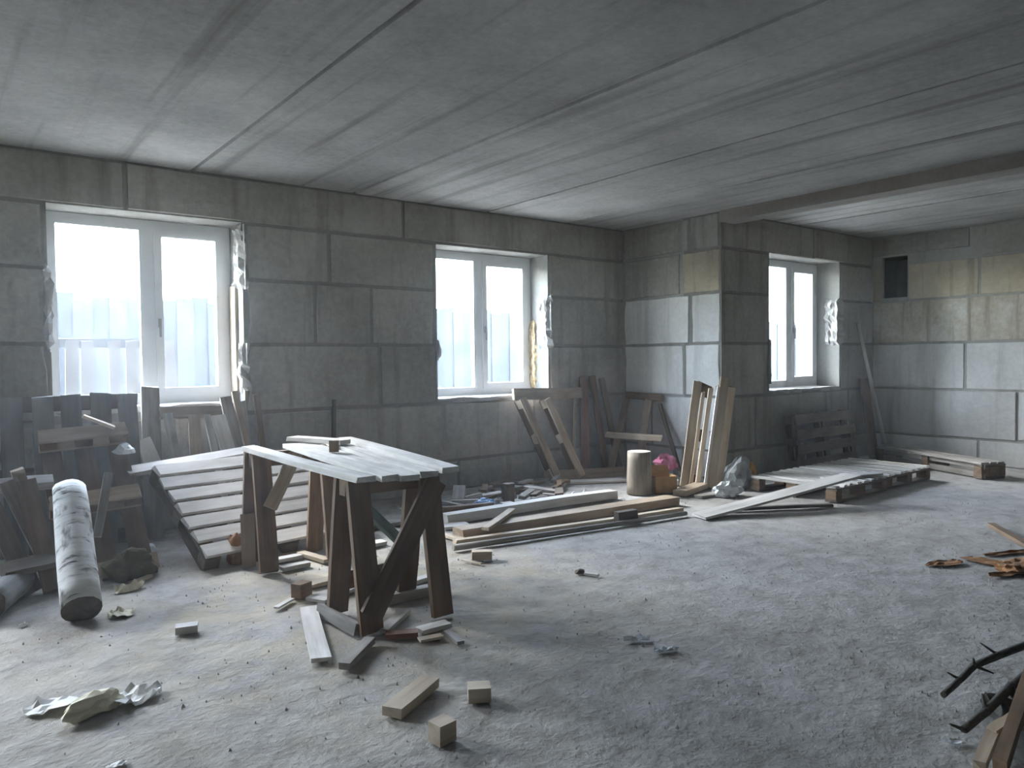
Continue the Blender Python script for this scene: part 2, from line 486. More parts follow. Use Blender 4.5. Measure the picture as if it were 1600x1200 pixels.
def wall_with(name, label, xs0, xs1, y, opens, cuts):
    """wall along x facing -y with rectangular openings"""
    L = []
    xs = xs0
    for (a, b, z0, z1, _) in opens:
        L.append((xs, a, y, y+TH, -.06, HC+.1))
        L.append((a, b, y, y+TH, -.06, z0)); L.append((a, b, y, y+TH, z1, HC+.1))
        xs = b
    L.append((xs, xs1, y, y+TH, -.06, HC+.1))
    W = boxes(name, L, M_MORTAR)
    tag(W, label, kind='structure')
    for ri, (z0, z1) in enumerate(ROWS):
        segs = []; x = xs0
        for (a, b, oz0, oz1, _) in opens:
            if z0 < oz1-.05 and z1 > oz0+.12:
                segs.append((x, a, 0, 1)); x = b
        segs.append((x, xs1, 0, 0))
        for si, (a, b, _, rr) in enumerate(segs):
            parts = split_row(a, b, cuts[ri])
            for pi, (u0, u1) in enumerate(parts):
                lft = 1 if (si > 0 and pi == 0) else 0
                rgt = 1 if (rr and pi == len(parts)-1) else 0
                block(W, Vector((0, y-.012, 0)), Vector((1,0,0)), Vector((0,-1,0)), u0, u1, z0, min(z1, HC+.02), rough_l=lft, rough_r=rgt)
    return W
cutsA = [[-.4,1.9,4.2], [-.9,1.5,2.84,5.2], [-.2,3.33], [.2,2.7,3.25], [-.3,2.84], [1.2,3.6]]
wall_back = wall_with('wall_back', 'grey concrete block wall with two bright windows', XL, XC+.4, YA, [OPEN[0], OPEN[1], OPEN[2]], cutsA)
cutsB = [[8.2], [7.2,9.2], [], [], [], [8.4]]
wall_alcove = wall_with('wall_alcove', 'shaded block wall section around the narrow window', XC, XR+.4, YB, [OPEN[3]], cutsB)
# return wall between the two, facing -x; its near end is the end of the alcove wall
W = boxes('wall_return', [(XC, XC+.4, YB+TH, YA, -.06, HC+.1)], M_WMORTAR)
tag(W, 'short projecting block wall between the second window and the alcove', kind='structure')
for ri, (z0, z1) in enumerate(ROWS):
    cut = [5.40, 5.86, 5.38, 5.30, 5.42, 5.30][ri]
    for (a, b) in ((YB, cut), (cut, YA-.02)):
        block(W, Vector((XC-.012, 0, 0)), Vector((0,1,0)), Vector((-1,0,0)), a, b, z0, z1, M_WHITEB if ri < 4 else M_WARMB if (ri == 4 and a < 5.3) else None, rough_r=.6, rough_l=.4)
# right wall with a square niche; its dark lining paints the shade inside
NY0, NY1, NZ0, NZ1 = 4.43, 4.75, 2.045, 2.575
W = boxes('wall_right', [(XR, XR+.45, YF, NY0, -.06, HC+.1), (XR, XR+.45, NY1, YB, -.06, HC+.1), (XR, XR+.45, NY0, NY1, -.06, NZ0),
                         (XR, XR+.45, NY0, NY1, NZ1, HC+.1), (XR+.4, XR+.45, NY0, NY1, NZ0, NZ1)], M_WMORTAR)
tag(W, 'stained block wall on the right, lit from the narrow window', kind='structure')
cutsR = [[-.6,1.5,3.6], [-1.4,.8,3.2], [-.7,1.6,3.75], [.3,2.7], [-.4,2.0,3.6], [-1,1.4,3.7]]
for ri, (z0, z1) in enumerate(ROWS):
    hit = ri in (4, 5)
    segs = [(YF, NY0), (NY1, YB-.01)] if ri == 4 else [(YF, YB-.01)]
    for (a, b) in segs:
        for (u0, u1) in split_row(a, b, cutsR[ri]):
            if ri == 5 and u0 < NY1 and u1 > NY0:
                block(W, Vector((XR-.012, 0, 0)), Vector((0,1,0)), Vector((-1,0,0)), u0, u1, NZ1+.005, z1)
            else:
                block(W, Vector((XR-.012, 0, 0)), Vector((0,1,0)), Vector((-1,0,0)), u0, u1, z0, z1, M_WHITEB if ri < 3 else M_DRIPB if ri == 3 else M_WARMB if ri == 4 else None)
o = boxes('niche_shade_lining', [(XR+.06, XR+.40, NY0, NY0+.012, NZ0, NZ1), (XR+.06, XR+.40, NY1-.012, NY1, NZ0, NZ1),
                           (XR+.06, XR+.40, NY0, NY1, NZ0, NZ0+.012), (XR+.06, XR+.40, NY0, NY1, NZ1-.012, NZ1), (XR+.385, XR+.40, NY0, NY1, NZ0, NZ1)], M_VOID, W)
# walls out of view, coloured dark to cut bounce light
for nm, lst, lb in (('wall_left', [(XL-.4, XL, YF, YA+TH, -.06, HC+.1)], 'block wall on the left beyond the frame'),
                ('wall_front', [(XL-.4, XR+.45, YF-.4, YF, -.06, HC+.1)], 'block wall behind the viewer')):
    tag(boxes(nm, lst, M_DARKB), lb, kind='structure')
# ceiling: hollow-core slabs laid side by side with open seams
CE = boxes('ceiling', [(XL-.4, XR+.45, YF-.4, YA+TH, HC+.035, HC+.25)], M_SEAM)
tag(CE, 'ceiling of concrete slabs with stains, painted light streaks and dark seams', kind='structure')
SL = [XL-.3, -2.7, -1.25, .22, 1.69, 3.10, 4.61, 5.74, XC+.05, 8.1, XR+.3]
for i, (a, b) in enumerate(zip(SL, SL[1:])):
    g = .012 if i in (4, 5) else .007
    dz = rnd.uniform(-.004, .004)
    V, F = [], []
    ns = 12
    y0, y1 = YF-.2, (YA if a < XC-.1 else YB)+.25
    for k in range(ns+1):
        y = y0+(y1-y0)*k/ns
        e0 = a+g+rnd.uniform(-.004, .006); e1 = b-g-rnd.uniform(-.004, .006)
        V += [(e0-.008, y, HC+.05), (e0+.004, y, HC+.004+dz), (e0+.02, y, HC+dz), (e1-.02, y, HC+dz), (e1-.004, y, HC+.004+dz), (e1+.008, y, HC+.05)]
    for k in range(ns):
        for q in range(5):
            F.append((k*6+q, k*6+6+q, k*6+7+q, k*6+1+q))
    mesh_obj('slab', V, F, M_CEIL, CE)
BM = boxes('trim_1', [(XC-.02, XC+.22, YF, YB+.01, HC-.115, HC+.03)], M_BEAM)
tag(BM, 'stained concrete ceiling beam running to the wall corner', kind='structure')

# ------------------------------------------------------------------ windows
def window(n, xm, label):
    x0, x1, z0, z1, y = OPEN[n % 4]
    W = thing('window_%d' % n, ((x0+x1)/2, y+.33, z0), label, None)
    W['kind'] = 'structure'
    ya, yb = y+.30, y+.37
    a, b = x0+.005, x1-.005
    c, d = z0+.03, z1-.005
    fw = .065
    boxes('frame', [(a, a+fw, ya, yb, c, d), (b-fw, b, ya, yb, c, d), (a+fw, b-fw, ya, yb, c, c+fw), (a+fw, b-fw, ya, yb, d-fw, d)], M_PVC, W)
    boxes('mullion', [(xm-.045, xm+.045, ya-.003, yb+.003, c+fw, d-fw)], M_PVC, W)
    for s, (p, q) in enumerate(((a+fw, xm-.045), (xm+.045, b-fw))):
        sw = .018 if s == 0 else .06
        sh = boxes('sash', [(p, p+sw, ya-.012*s, yb-.01, c+fw, d-fw), (q-sw, q, ya-.012*s, yb-.01, c+fw, d-fw),
                            (p+sw, q-sw, ya-.012*s, yb-.01, c+fw, c+fw+sw), (p+sw, q-sw, ya-.012*s, yb-.01, d-fw-sw, d-fw)], M_PVC, W)
        boxes('pane', [(p+sw-.004, q-sw+.004, ya+.028, ya+.032, c+fw+sw-.004, d-fw-sw+.004)], M_GLASS, sh)
        if s == 1:
            boxes('handle', [(p+.018, p+.042, ya-.026, ya-.012, 1.60, 1.67), (p+.022, p+.038, ya-.045, ya-.030, 1.52, 1.65), (p+.024, p+.036, ya-.03, ya-.02, 1.635, 1.65)], M_HANDLE, sh)
    # rough mortar sill
    V, F = [], []
    ns = 14
    for i in range(ns+1):
        x = x0+(x1-x0)*i/ns
        f = y-.005+rnd.uniform(-.018, .03)
        h = rnd.uniform(-.004, .012)
        V += [(x, f, z0-.02), (x, f+.01, z0+.018+h), (x, y+.30, z0+.028), (x, y+.30, z0-.02)]
    for i in range(ns):
        for k in range(4):
            F.append((i*4+k, i*4+4+k, i*4+4+(k+1) % 4, i*4+(k+1) % 4))
    F += [(3,2,1,0), (ns*4, ns*4+1, ns*4+2, ns*4+3)]
    mesh_obj('window_sill', V, [tuple(reversed(f)) for f in F], M_LIGHTC, W)
    return W
w0 = window(4, -1.5, 'unseen white plastic window added left of the view')  # unseen window, added to light the floor and ceiling on that side
w1 = window(1, 1.41, 'wide white plastic window on the left, pile of pallets below')
w2 = window(2, 4.69, 'white plastic window in the middle above the leaning pallet frame')
w3 = window(3, 8.36, 'white plastic window in the alcove, on the right')

def ragged(parent, name, mat, x, y0, y1, zs, wdt, seed, side=1):
    """ragged strip of broken concrete / foam up a window reveal: side=1 right reveal (faces -x)"""
    r = random.Random(seed)
    ns = max(4, int((zs[1]-zs[0])/.045)); nyy = 6
    V, F = [], []
    for i in range(ns+1):
        z = zs[0]+(zs[1]-zs[0])*i/ns
        for k in range(nyy+1):
            f = k/nyy
            y = y0+(y1-y0)*f
            y += r.uniform(-.035, .02) if k == 0 else r.uniform(-.01, .01)
            d = wdt*(.45+.55*abs(noise.noise((z*7, f*3, seed)))*2)
            if i in (0, ns): d *= .15
            if k == 0: d = -.03
            V.append((x-side*d+r.uniform(-.014, .014), y, z+r.uniform(-.012, .012)))
    for i in range(ns):
        for k in range(nyy):
            a = i*(nyy+1)+k
            F.append((a, a+1, a+nyy+2, a+nyy+1))
    # close the back against the reveal
    b = len(V)
    for (i, k) in ((0,0),(0,nyy),(ns,nyy),(ns,0)):
        v = V[i*(nyy+1)+k]; V.append((x+side*.01, v[1], v[2]))
    F.append((b, b+1, b+2, b+3))
    return mesh_obj(name, V, F, mat, parent)
# broken edges beside the openings (left and right reveals)
x0, x1, z0, z1, y = OPEN[1]
ragged(wall_back, 'broken_edge', M_LIGHTC, x1, y-.02, y+.16, (1.92, 2.46), .03, 3)
ragged(wall_back, 'broken_edge', M_LIGHTC, x1, y-.03, y+.10, (1.06, 1.46), .03, 5)
ragged(wall_back, 'broken_edge', M_LIGHTC, x0, y-.03, y+.12, (1.42, 2.02), .03, 8, -1)
board('lining_board', (x1-.012, y+.21, 1.0), (x1-.012, y+.21, 1.96), .15, .02, (-1,0,0), M_TAN, w1)
board('lining_board', (x0+.010, y+.16, 1.0), (x0+.010, y+.16, 1.4), .12, .016, (1,0,0), M_TAN, w1)
x0, x1, z0, z1, y = OPEN[2]
ragged(wall_back, 'broken_edge', M_LIGHTC, x1, y-.03, y+.14, (1.42, 2.0), .045, 11)
ragged(wall_back, 'broken_edge', M_LIGHTC, x0, y-.025, y+.10, (1.30, 1.50), .03, 12, -1)
ragged(w2, 'foam_strip', M_FOAM, x1, y+.20, y+.30, (.98, 1.75), .03, 13)
x0, x1, z0, z1, y = OPEN[3]
ragged(wall_alcove, 'broken_edge', M_LIGHTC, x1, y-.03, y+.16, (1.44, 2.02), .06, 15)
ragged(wall_alcove, 'broken_edge', M_LIGHTC, x0, y-.02, y+.08, (1.0, 1.5), .02, 16, -1)

# ------------------------------------------------------------------ outside
FY = 13.0
fe = thing('board_fence', (4, FY, -.06), 'board fence outside, washed out by glare behind the windows', 'fence')
fm = []
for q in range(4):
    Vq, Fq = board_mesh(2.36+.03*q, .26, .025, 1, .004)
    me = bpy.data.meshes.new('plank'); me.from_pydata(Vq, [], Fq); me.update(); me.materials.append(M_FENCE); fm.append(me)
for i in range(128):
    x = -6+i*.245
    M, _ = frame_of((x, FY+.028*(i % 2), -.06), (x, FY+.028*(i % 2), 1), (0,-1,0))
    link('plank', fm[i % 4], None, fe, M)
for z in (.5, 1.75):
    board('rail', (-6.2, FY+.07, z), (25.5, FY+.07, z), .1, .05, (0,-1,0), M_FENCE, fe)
fr = thing('stake_rack', (1.2, 8.4, -.06), 'rack of wooden stakes and rail standing outside the left window', 'rack')
board('rail', PY(90, 536, 8.4), PY(268, 537, 8.4), .09, .04, (0,-1,0), M_FENCE, fr)
for (u0, u1) in ((112, 110), (136, 133), (178, 186), (262, 277), (205, 207)):
    a = PY(u0, 532, 8.36); b = PY(u1, 640, 8.36); b.z = -.06
    board('stake', b, a, .11, .03, (0,-1,0), M_STAKE, fr)

# ------------------------------------------------------------------ pallets
def pallet(name, label, cat, org, ex, ey, ez, L, Wd, nsl, H=.144, mats=(M_GREY, M_BROWN, M_BROWN), slw=None, group=None, skip=(), bottoms=True, ncr=3, base=None):
    """slats along ex (length L), spread along ey (width Wd), deck facing +ez; org is the corner at the underside"""
    org, ex, ey, ez = Vector(org), Vector(ex).normalized(), Vector(ey), Vector(ez)
    ey = (ey-ex*ey.dot(ex)).normalized(); ez = ex.cross(ey) if ex.cross(ey).dot(ez) > 0 else -ex.cross(ey)
    T = thing(name, base if base else org, label, cat, group)
    P = lambda x, y, z: org+ex*x+ey*y+ez*z
    sw = slw or Wd/nsl*.8
    for i in range(nsl):
        if i in skip: continue
        y = sw/2+(Wd-sw)*i/(nsl-1)
        board('slat', P(rnd.uniform(-.01, .01), y, H-.011), P(L+rnd.uniform(-.01, .01), y+rnd.uniform(-.008, .008), H-.011), sw*rnd.uniform(.94, 1.04), .021, ez, mats[0], T)
    for c in range(ncr):
        x = .05+(L-.1)*c/(ncr-1)
        board('crossboard', P(x, 0, H-.033), P(x, Wd, H-.033), .1, .021, ez, mats[1], T)
        for q in range(3):
            y = .05+(Wd-.1)*q/2
            board('spacer_block', P(x-.05, y, H-.044-(H-.066)/2), P(x+.05, y, H-.044-(H-.066)/2), .1, H-.068, ez, mats[2], T, 1)
        if bottoms:
            board('bottom_board', P(x, 0, .011), P(x, Wd, .011), .1, .021, ez, mats[1], T)
    return T

# floor pallets in the alcove corner, slats running towards the wall
pallet('pallet', 'long low pallet on the floor, left one of the pair in front of the alcove', 'pallet', (7.22, 3.44, .003), (0,1,0), (-1,0,0), (0,0,1), .88, .93, 8, mats=(M_DUSTY, M_DARK, M_BROWN), slw=.058)
pallet('pallet', 'low slatted pallet on the floor against the low rack, right one of the pair', 'pallet', (8.22, 3.47, .003), (0,1,0), (-1,0,0), (0,0,1), .86, .93, 8, mats=(M_DUSTY, M_DARK, M_BROWN), slw=.058)
a = Vector((8.62, 3.13, .003)); b = Vector((9.27, 4.55, .003)); d = (b-a).normalized()
np_ = pallet('pallet', 'narrow grey pallet lying by the right wall below the leaning pole', 'pallet', a, d, (d.y, -d.x, 0), (0,0,1), (b-a).length, .30, 3, H=.17, mats=(M_GREY, M_DARK, M_BROWN), slw=.085)
board('bottom_rail', a+Vector((.03,-.02,.035)), b+Vector((.03,-.02,.035)), .06, .02, (-d.y, d.x, 0), M_GREY, np_)
board('side_rail', a+Vector((.03,-.02,.125)), b+Vector((.03,-.02,.125)), .05, .02, (-d.y, d.x, 0), M_GREY, np_)
# dark pallet on its edge under the alcove window
pallet('pallet', 'dark pallet leaning against the wall below the alcove window', 'pallet', (7.66, 4.75, .01), (1,0,0), (0,.12,1), (0,-1,.12), 1.3, .62, 4, mats=(M_DARK, M_DARK, M_DARK), slw=.11)
# big dusty pallet leaning in the pile, its slats facing up
base = G(322, 893); sd = Vector((.988, .156, 0)); hd = Vector((-.156, .988, 0))
top = VV(base, hd, 238, 753); top = base+hd*.80+Vector((0,0,.49))
up = (top-base).normalized()
nz = sd.cross(up)
pallet('pallet', 'dusty pale pallet leaning slats up in the pile behind the workbench', 'pallet', base-nz*.11+Vector((0,0,.07)), sd, up, nz, 1.22, .95, 7, mats=(M_DUSTY, M_DARK, M_DARK), slw=.105, base=base)
a = VV(base, hd, 196, 752); 
lay('loose_plank', (1.03, 5.66), (2.02, 5.90), .11, .03, M_DUSTY, 'pale loose plank lying along the upper edge of the leaning dusty pallet', 'plank', z0=.545, z1=.60, roll=.35)
# upright pallet against the wall below the left window
pallet('pallet', 'grey upright pallet standing against the wall below the left window', 'pallet', (1.19, 6.02, .01), (0,.14,1), (-1,0,0), (0,-1,.14), 1.07, 1.2, 7, mats=(M_OLDGREY, M_DARK, M_DARK), slw=.13)
# dark pallet leaning at the far left, seen from its frame side
bl = G(98, 915, .02); br = G(250, 892, .02)
tl = PY(44, 684, 5.62); tr = PY(205, 655, 5.92)
ex = ((tl-bl)+(tr-br))*.5; ey = (br-bl)
nrm = ey.cross(ex).normalized()
if nrm.y > 0: nrm = -nrm
pallet('pallet', 'dark brown pallet leaning at the left behind the birch log', 'pallet', bl, ex, ey, -nrm, ex.length, ey.length, 3, mats=(M_BROWN, M_TAN, M_BROWN), slw=.12, base=bl)
# broken pallet far left corner
T = thing('broken_pallet', G(60, 925), 'broken dark pallet at the left edge of the photo', 'pallet')
for (u0, v0, y0, u1, v1, m) in ((12, 752, 5.35, 96, 916, M_DARK), (-30, 762, 5.35, 52, 926, M_DARK), (40, 750, 5.30, 84, 924, M_BROWN)):
    a = PY(u0, v0, y0); b = G(u1, v1, .02)
    board('slat', b, a, .10, .03, (0,-1,.6), m, T)
a = PY(-30, 762, 5.42); b = PY(84, 752, 5.42)
board('crossboard', a, b, .09, .05, (0,-.5,1), M_GREY, T)
a = G(0, 893, .18); b = G(90, 873, .18)
board('crossboard', a, b, .10, .04, (0,-.5,1), M_DARK, T)
board('spacer_block', PY(20, 748, 5.42), PY(40, 742, 5.42), .1, .09, (0,0,1), M_TAN, T, 1)
# slatted pallet under the right half of the left window
T = thing('slatted_pallet', (1.7, 5.8, 0), 'narrow slatted pallet leaning below the sill of the left window', 'pallet')
board('crossboard', PY(250, 646, 6.17), PY(346, 643, 6.17), .09, .035, (0,-1,.4), M_TAN, T)
for (u0, u1, m, wd) in ((262, 283, M_GREY, .07), (303, 312, M_TAN, .085), (323, 347, M_DUSTY, .05), (340, 372, M_DUSTY, .11)):
    a = PY(u0, 648, 6.15); b = PY(u1, 742, 5.92)
    b = a+(b-a)*((a.z-.04)/(a.z-b.z)); b.y = 5.84
    board('slat', b, a, wd, .022, (0,-1,.35), m, T)
board('crossboard', (1.45, 5.88, .10), (2.2, 5.88, .10), .09, .03, (0,-1,.3), M_GREY, T)

# leaning boards along the back wall
def leaner(name, utop, vtop, ytop, ubot, ybot, wd, t, mat, label, cat='board', group=None, twist=0):
    a = PY(utop, vtop, ytop)
    b = PY(ubot, 760, ybot); b = Vector((b.x, ybot, .012))
    return tag(board(name, b, a, wd, t, (twist, -1, .2), mat), label, cat, group)
leaner('leaning_board', 234, 605, 6.24, 239, 6.0, .13, .03, M_GREY, 'tall grey board leaning upright against the sill of the left window')
leaner('leaning_board', 352, 622, 6.26, 398, 5.98, .09, .03, M_GREY, 'grey board leaning at the right corner of the left window')
leaner('leaning_board', 366, 612, 6.27, 412, 6.04, .05, .03, M_TAN, 'narrow pale lath leaning right of the left window, between two boards')
leaner('leaning_board', 377, 628, 6.27, 398, 6.1, .07, .025, M_GREY, 'short grey board against the wall just left of the workbench top')
leaner('leaning_board', 400, 616, 6.28, 424, 6.12, .05, .025, M_BROWN, 'thin brown board leaning on the wall behind the workbench end')
leaner('leaning_board', 522, 625, 6.28, 520, 6.15, .03, .025, M_DARK, 'thin dark lath standing against the wall behind the workbench')
leaner('leaning_board', 912, 590, 6.27, 915, 6.10, .10, .025, M_RED, 'red brown board leaning on the wall right of the pallet frame', twist=-.3)
leaner('leaning_board', 925, 588, 6.27, 948, 6.12, .09, .025, M_BROWN, 'brown board leaning on the wall, between the red brown board and the corner')
leaner('leaning_board', 940, 592, 6.27, 968, 6.08, .08, .025, M_DARK, 'dark board leaning on the wall next to the room corner')
leaner('leaning_board', 899, 600, 6.27, 896, 6.16, .03, .02, M_TAN, 'thin lath standing at the right end of the pallet frame top rail')

# pallet frame leaning below the middle window
T = thing('open_pallet', (5.4, 5.85, 0), 'open pallet frame leaning against the wall below the middle window', 'pallet')
BL = G(853, 752); BR = Vector((5.97, 5.72, 0))
TL = PY(806, 613, 6.20); TR = PY(906, 611, 6.20)
fn = (TR-TL).cross(TL-BL).normalized()
if fn.y > 0: fn = -fn
board('top_rail', TL+Vector((-.03,0,-.02)), TR+Vector((.02,0,-.02)), .12, .04, fn, M_TAN, T)
board('bottom_rail', BL+Vector((-.03,0,.06)), BR+Vector((.02,0,.06)), .11, .04, fn, M_TAN, T)
for (ut, ub) in ((812, 866), (851, 905)):
    t = PY(ut, 624, 6.17); b = VV(BL, (BR-BL), ub, 744)
    for k, m in ((-.05, M_TAN), (.045, M_BROWN)):
        board('stringer', b+fn*(-k), t+fn*(-k), .085, .022, fn, m if k > 0 else M_TAN, T)
    for f in (.04, .5, .95):
        p = b.lerp(t, f)
        d = (t-b).normalized()
        board('spacer_block', p-d*.05, p+d*.05, .085, .07, fn, M_PALE, T, 1)
# trestle frame leaning on the return wall
T = thing('lath_frame', (6.1, 5.9, 0), 'light frame of two uprights and a crossbar leaning in the corner', 'frame')
a = PX(958, 616, 6.54); a.y = min(a.y, 6.2); b = PX(1036, 622, 6.54)
board('top_rail', a, b, .075, .05, (-1,0,.3), M_BROWN, T)
for (u0, v0, u1, v1) in ((970, 622, 946, 737), (1014, 623, 996, 742)):
    t = PX(u0, v0, 6.53); t.y = min(t.y, 6.18); b = G(u1, v1, .01); b.y = min(b.y, 6.0)
    board('upright', b, t, .085, .025, (-1,-.3,.4), M_TAN, T)
a = PX(933, 678, 6.10); b = PX(1035, 685, 6.22)
a.y = min(a.y, 6.1)
board('crossbar', a, b, .07, .022, (-1,-.3,.4), M_TAN, T)
a = PX(1031, 632, 6.56); b = Vector((6.42, 5.28, .012))
tag(board('leaning_lath', b, a, .04, .03, (-1,0,.2), M_DARK), 'dark thin lath leaning on the return wall beside the upright pallets', 'lath')

# two pallets stood on end against the return wall
def stood(label, planks, crosses, m2, xmax):
    b0 = G(planks[0][0], planks[0][1])
    T = thing('upright_pallet', b0, label, 'pallet', 'pallets stood on end by the return wall')
    ends = []
    for (ub, vb, ut, vt, wd, th, m) in planks:
        b = G(ub, vb, .004); t = VV(b, (1, 0, 0), ut, vt)
        t.x = min(t.x, xmax)
        board('slat', b, t, wd, th, (-.8, -1, .2), m, T)
        ends.append((b, t))
    off = Vector((.035, .035, 0))
    for f in crosses:
        p = ends[0][0].lerp(ends[0][1], f)+off; q = ends[-1][0].lerp(ends[-1][1], f)+off
        board('spacer_block', p, q, .12, .05, (-.8,-1,.2), m2, T, 1)
    return T
stood('left of two pallets stood on end against the return wall', [(1069, 759, 1090, 596, .085, .03, M_PALE), (1079, 760, 1099, 612, .035, .025, M_PALE), (1089, 761, 1111, 606, .045, .04, M_PALE)], (.05, .5, .95), M_BROWN, 6.5)
stood('right of two pallets stood on end against the return wall', [(1102, 763, 1124, 604, .04, .03, M_DUSTY), (1110, 763, 1133, 589, .085, .03, M_PALE), (1123, 760, 1143, 606, .075, .03, M_PALE)], (.05, .5, .95), M_BROWN, 7.0)

# pole and board in the right corner
a = PY(1341, 505, YB-.055); b = Vector((9.50, 4.56, .185))
tag(log('leaning_pole', b, a, .026, .022, M_DUSTY, n=10, seg=4), 'long pale pole leaning into the right corner', 'pole')
a = PY(1349, 592, YB-.06); b = Vector((9.36, 4.62, .012))
tag(board('leaning_board', b, a, .13, .03, (-.3,-1,.2), M_BROWN), 'brown board leaning in the right corner behind the long pole', 'board')

# ------------------------------------------------------------------ workbench
WB = thing('workbench', (1.85, 3.9, 0), 'rough workbench of planks on two brown board trestles', 'workbench')
ZT = .775
for (ul, vl, ur, vr, wd) in ((389, 697, 573, 745, .105), (452, 694, 610, 744, .10), (475, 690, 641, 741, .105), (520, 688, 671, 736, .105), (538, 684, 704, 731, .11)):
    a = G(ul, vl, ZT); b = G(ur, vr, ZT)
    zz = ZT-.012+rnd.uniform(-.007, .007)
    board('top_plank', Vector((b.x, b.y, zz)), Vector((a.x, a.y, zz)), wd-.012, .028, (0,0,1), M_BENCH, WB, 4)
def trestle(yf, yb, xl, xr):
    yc = (yf+yb)/2
    board('crossbeam', (xl-.05, yc, ZT-.085), (xr+.05, yc, ZT-.085), .07, .09, (0,0,1), M_BROWN, WB)
    for x in (xl, xr):
        board('leg', (x, yf, .006), (x, yc-.055, ZT-.035), .115, .03, (0,-1,.2), M_BROWN, WB)
        board('leg', (x-.01, yb, .006), (x-.01, yc+.055, ZT-.035), .11, .03, (0,1,.2), M_BROWN, WB)
trestle(3.20, 3.56, 1.62, 2.02)
trestle(4.54, 4.86, 1.61, 2.05)
board('brace', (1.60, 3.165, .10), (2.05, 3.285, ZT-.09), .11, .025, (0,-1,.2), M_BROWN, WB)
board('brace', (1.63, 4.56, .40), (1.86, 4.68, ZT-.05), .085, .025, (0,-1,.1), M_TAN, WB)
board('foot_board', (1.56, 3.22, .03), (1.54, 3.62, .03), .06, .03, (-1,0,.2), M_GREY, WB)
board('foot_board', (1.98, 3.58, .17), (1.62, 3.62, .15), .09, .025, (0,-1,.2), M_BROWN, WB)
a = G(456, 683, ZT+.025); b = G(540, 689, ZT+.025)
tag(board('loose_plank', Vector((a.x, a.y, ZT+.018)), Vector((b.x, b.y, ZT+.018)), .10, .028, (0,0,1), M_DUSTY), 'short pale plank lying on the far end of the workbench top', 'plank')
p = G(522, 706, ZT+.003)
tag(board('wood_offcut', (p.x, p.y, ZT+.003), (p.x, p.y, ZT+.07), .055, .045, (-.4,-1,0), M_TAN, None, 1), 'small upright wood block standing on the workbench top', 'wood block')

# ------------------------------------------------------------------ logs, pile at the left
A = G(128, 952, .066); B = PY(108, 766, 5.02)
T = thing('birch_log', (A.x, A.y, 0), 'thick white birch log leaning on the pile, cut end to the front', 'log')
lg = log('trunk', A, B, .098, .088, M_BIRCH, T, 18, 8, .10, 3)
disc('cut_end', A, (A-B).normalized(), .098, M_CUT, T, 3, 18, .1)
A = G(-20, 945, .085); B = G(36, 902, .09)
T = thing('grey_log', (A.x, A.y, 0), 'grey bark log lying on the floor at the left edge', 'log')
log('trunk', A, B, .085, .075, M_LOGGREY, T, 16, 6, .1, 5)
disc('cut_end', A, (A-B).normalized(), .085, M_CUT, T, 5, 16, .1)
a = PY(170, 738, 5.0); b = PY(152, 838, 4.86)
tag(board('thin_stick', b, a, .045, .025, (0,-1,.3), M_GREY), 'thin pale lath propped beside the birch log', 'lath')
a = PY(130, 650, 5.75); b = PY(178, 668, 5.75)
tag(board('thin_stick', a, b, .03, .02, (0,-.3,1), M_PALE), 'short pale lath lying on top of the leaning dark pallet', 'lath')
tag(lump('plastic_scrap', PY(195, 702, 5.70)-Vector((0,0,.03)), .06, .05, .04, M_FILM, None, 21, .5), 'white plastic scrap caught between the pallets below the left window', 'plastic scrap')
tag(lump('plastic_scrap', G(236, 868, .02), .035, .03, .05, M_FILM, None, 22, .3), 'small white plastic scrap beside the dusty leaning pallet', 'plastic scrap')
a = PY(222, 686, 6.08); b = PY(248, 742, 5.96)
tag(board('leaning_board', b, a, .11, .03, (0,-1,.4), M_DUSTY), 'short pale board leaning on the tall grey board in the pile', 'board')
tag(lump('sack', G(205, 902), .14, .09, .11, M_OLIVE, None, 23, .4), 'olive brown rumpled sack lying between the birch log and the dusty pallet', 'sack')
gl(20, 915, 92, 908, 'wood_offcut', .07, .04, M_GREY, 'short grey board lying on the floor behind the birch log foot', 'board')
a = G(389, 886, .004)
tag(board('short_board', a, a+Vector((.01, .04, .335)), .085, .035, (-.35,-1,.1), M_TAN, None, 1), 'short tan board standing upright beside the far left workbench leg', 'board')
tag(lump('wood_chip', G(368, 880), .05, .04, .12, M_RUST, None, 31, .35), 'orange brown bark chunk at the foot of the dusty pallet', 'bark')
# scraps on the floor
tag(sheet('paper_scrap', G(202, 921), .19, .09, .07, M_PAPER, 3, .3), 'yellowed paper scrap on the floor right of the birch log', 'paper')
tag(sheet('paper_scrap', G(190, 960), .14, .13, .05, M_PAPER, 5, 1.1), 'crumpled yellowish paper at the cut end of the birch log', 'paper')
gl(205, 914, 236, 902, 'wood_offcut', .035, .015, M_PALE, 'small pale splinter of wood touching the yellowed paper scrap', 'wood offcut')
tag(sheet('paper_scrap', G(36, 978), .05, .03, .02, M_WPAPER, 8, .4), 'tiny white paper scrap on the floor at far left', 'paper')
# torn cement sack pieces in the left foreground
tag(sheet('torn_paper', G(80, 1104), .19, .15, .035, M_WPAPER, 12, .2), 'left piece of torn white paper sack in the left foreground', 'paper')
tag(lump('torn_sack_bundle', G(147, 1112), .105, .055, .045, M_PAPER, None, 41, .45, 1.4, 3, .35), 'yellowish crumpled paper bundle between two white torn pieces', 'paper')
tag(sheet('torn_paper', G(214, 1090), .21, .15, .06, M_WPAPER, 14, .5), 'right piece of torn white paper with a raised flap', 'paper')
tag(sheet('paper_scrap', G(182, 1196), .07, .04, .01, M_WPAPER, 17, .1), 'small white scrap at the bottom edge of the photo', 'paper')

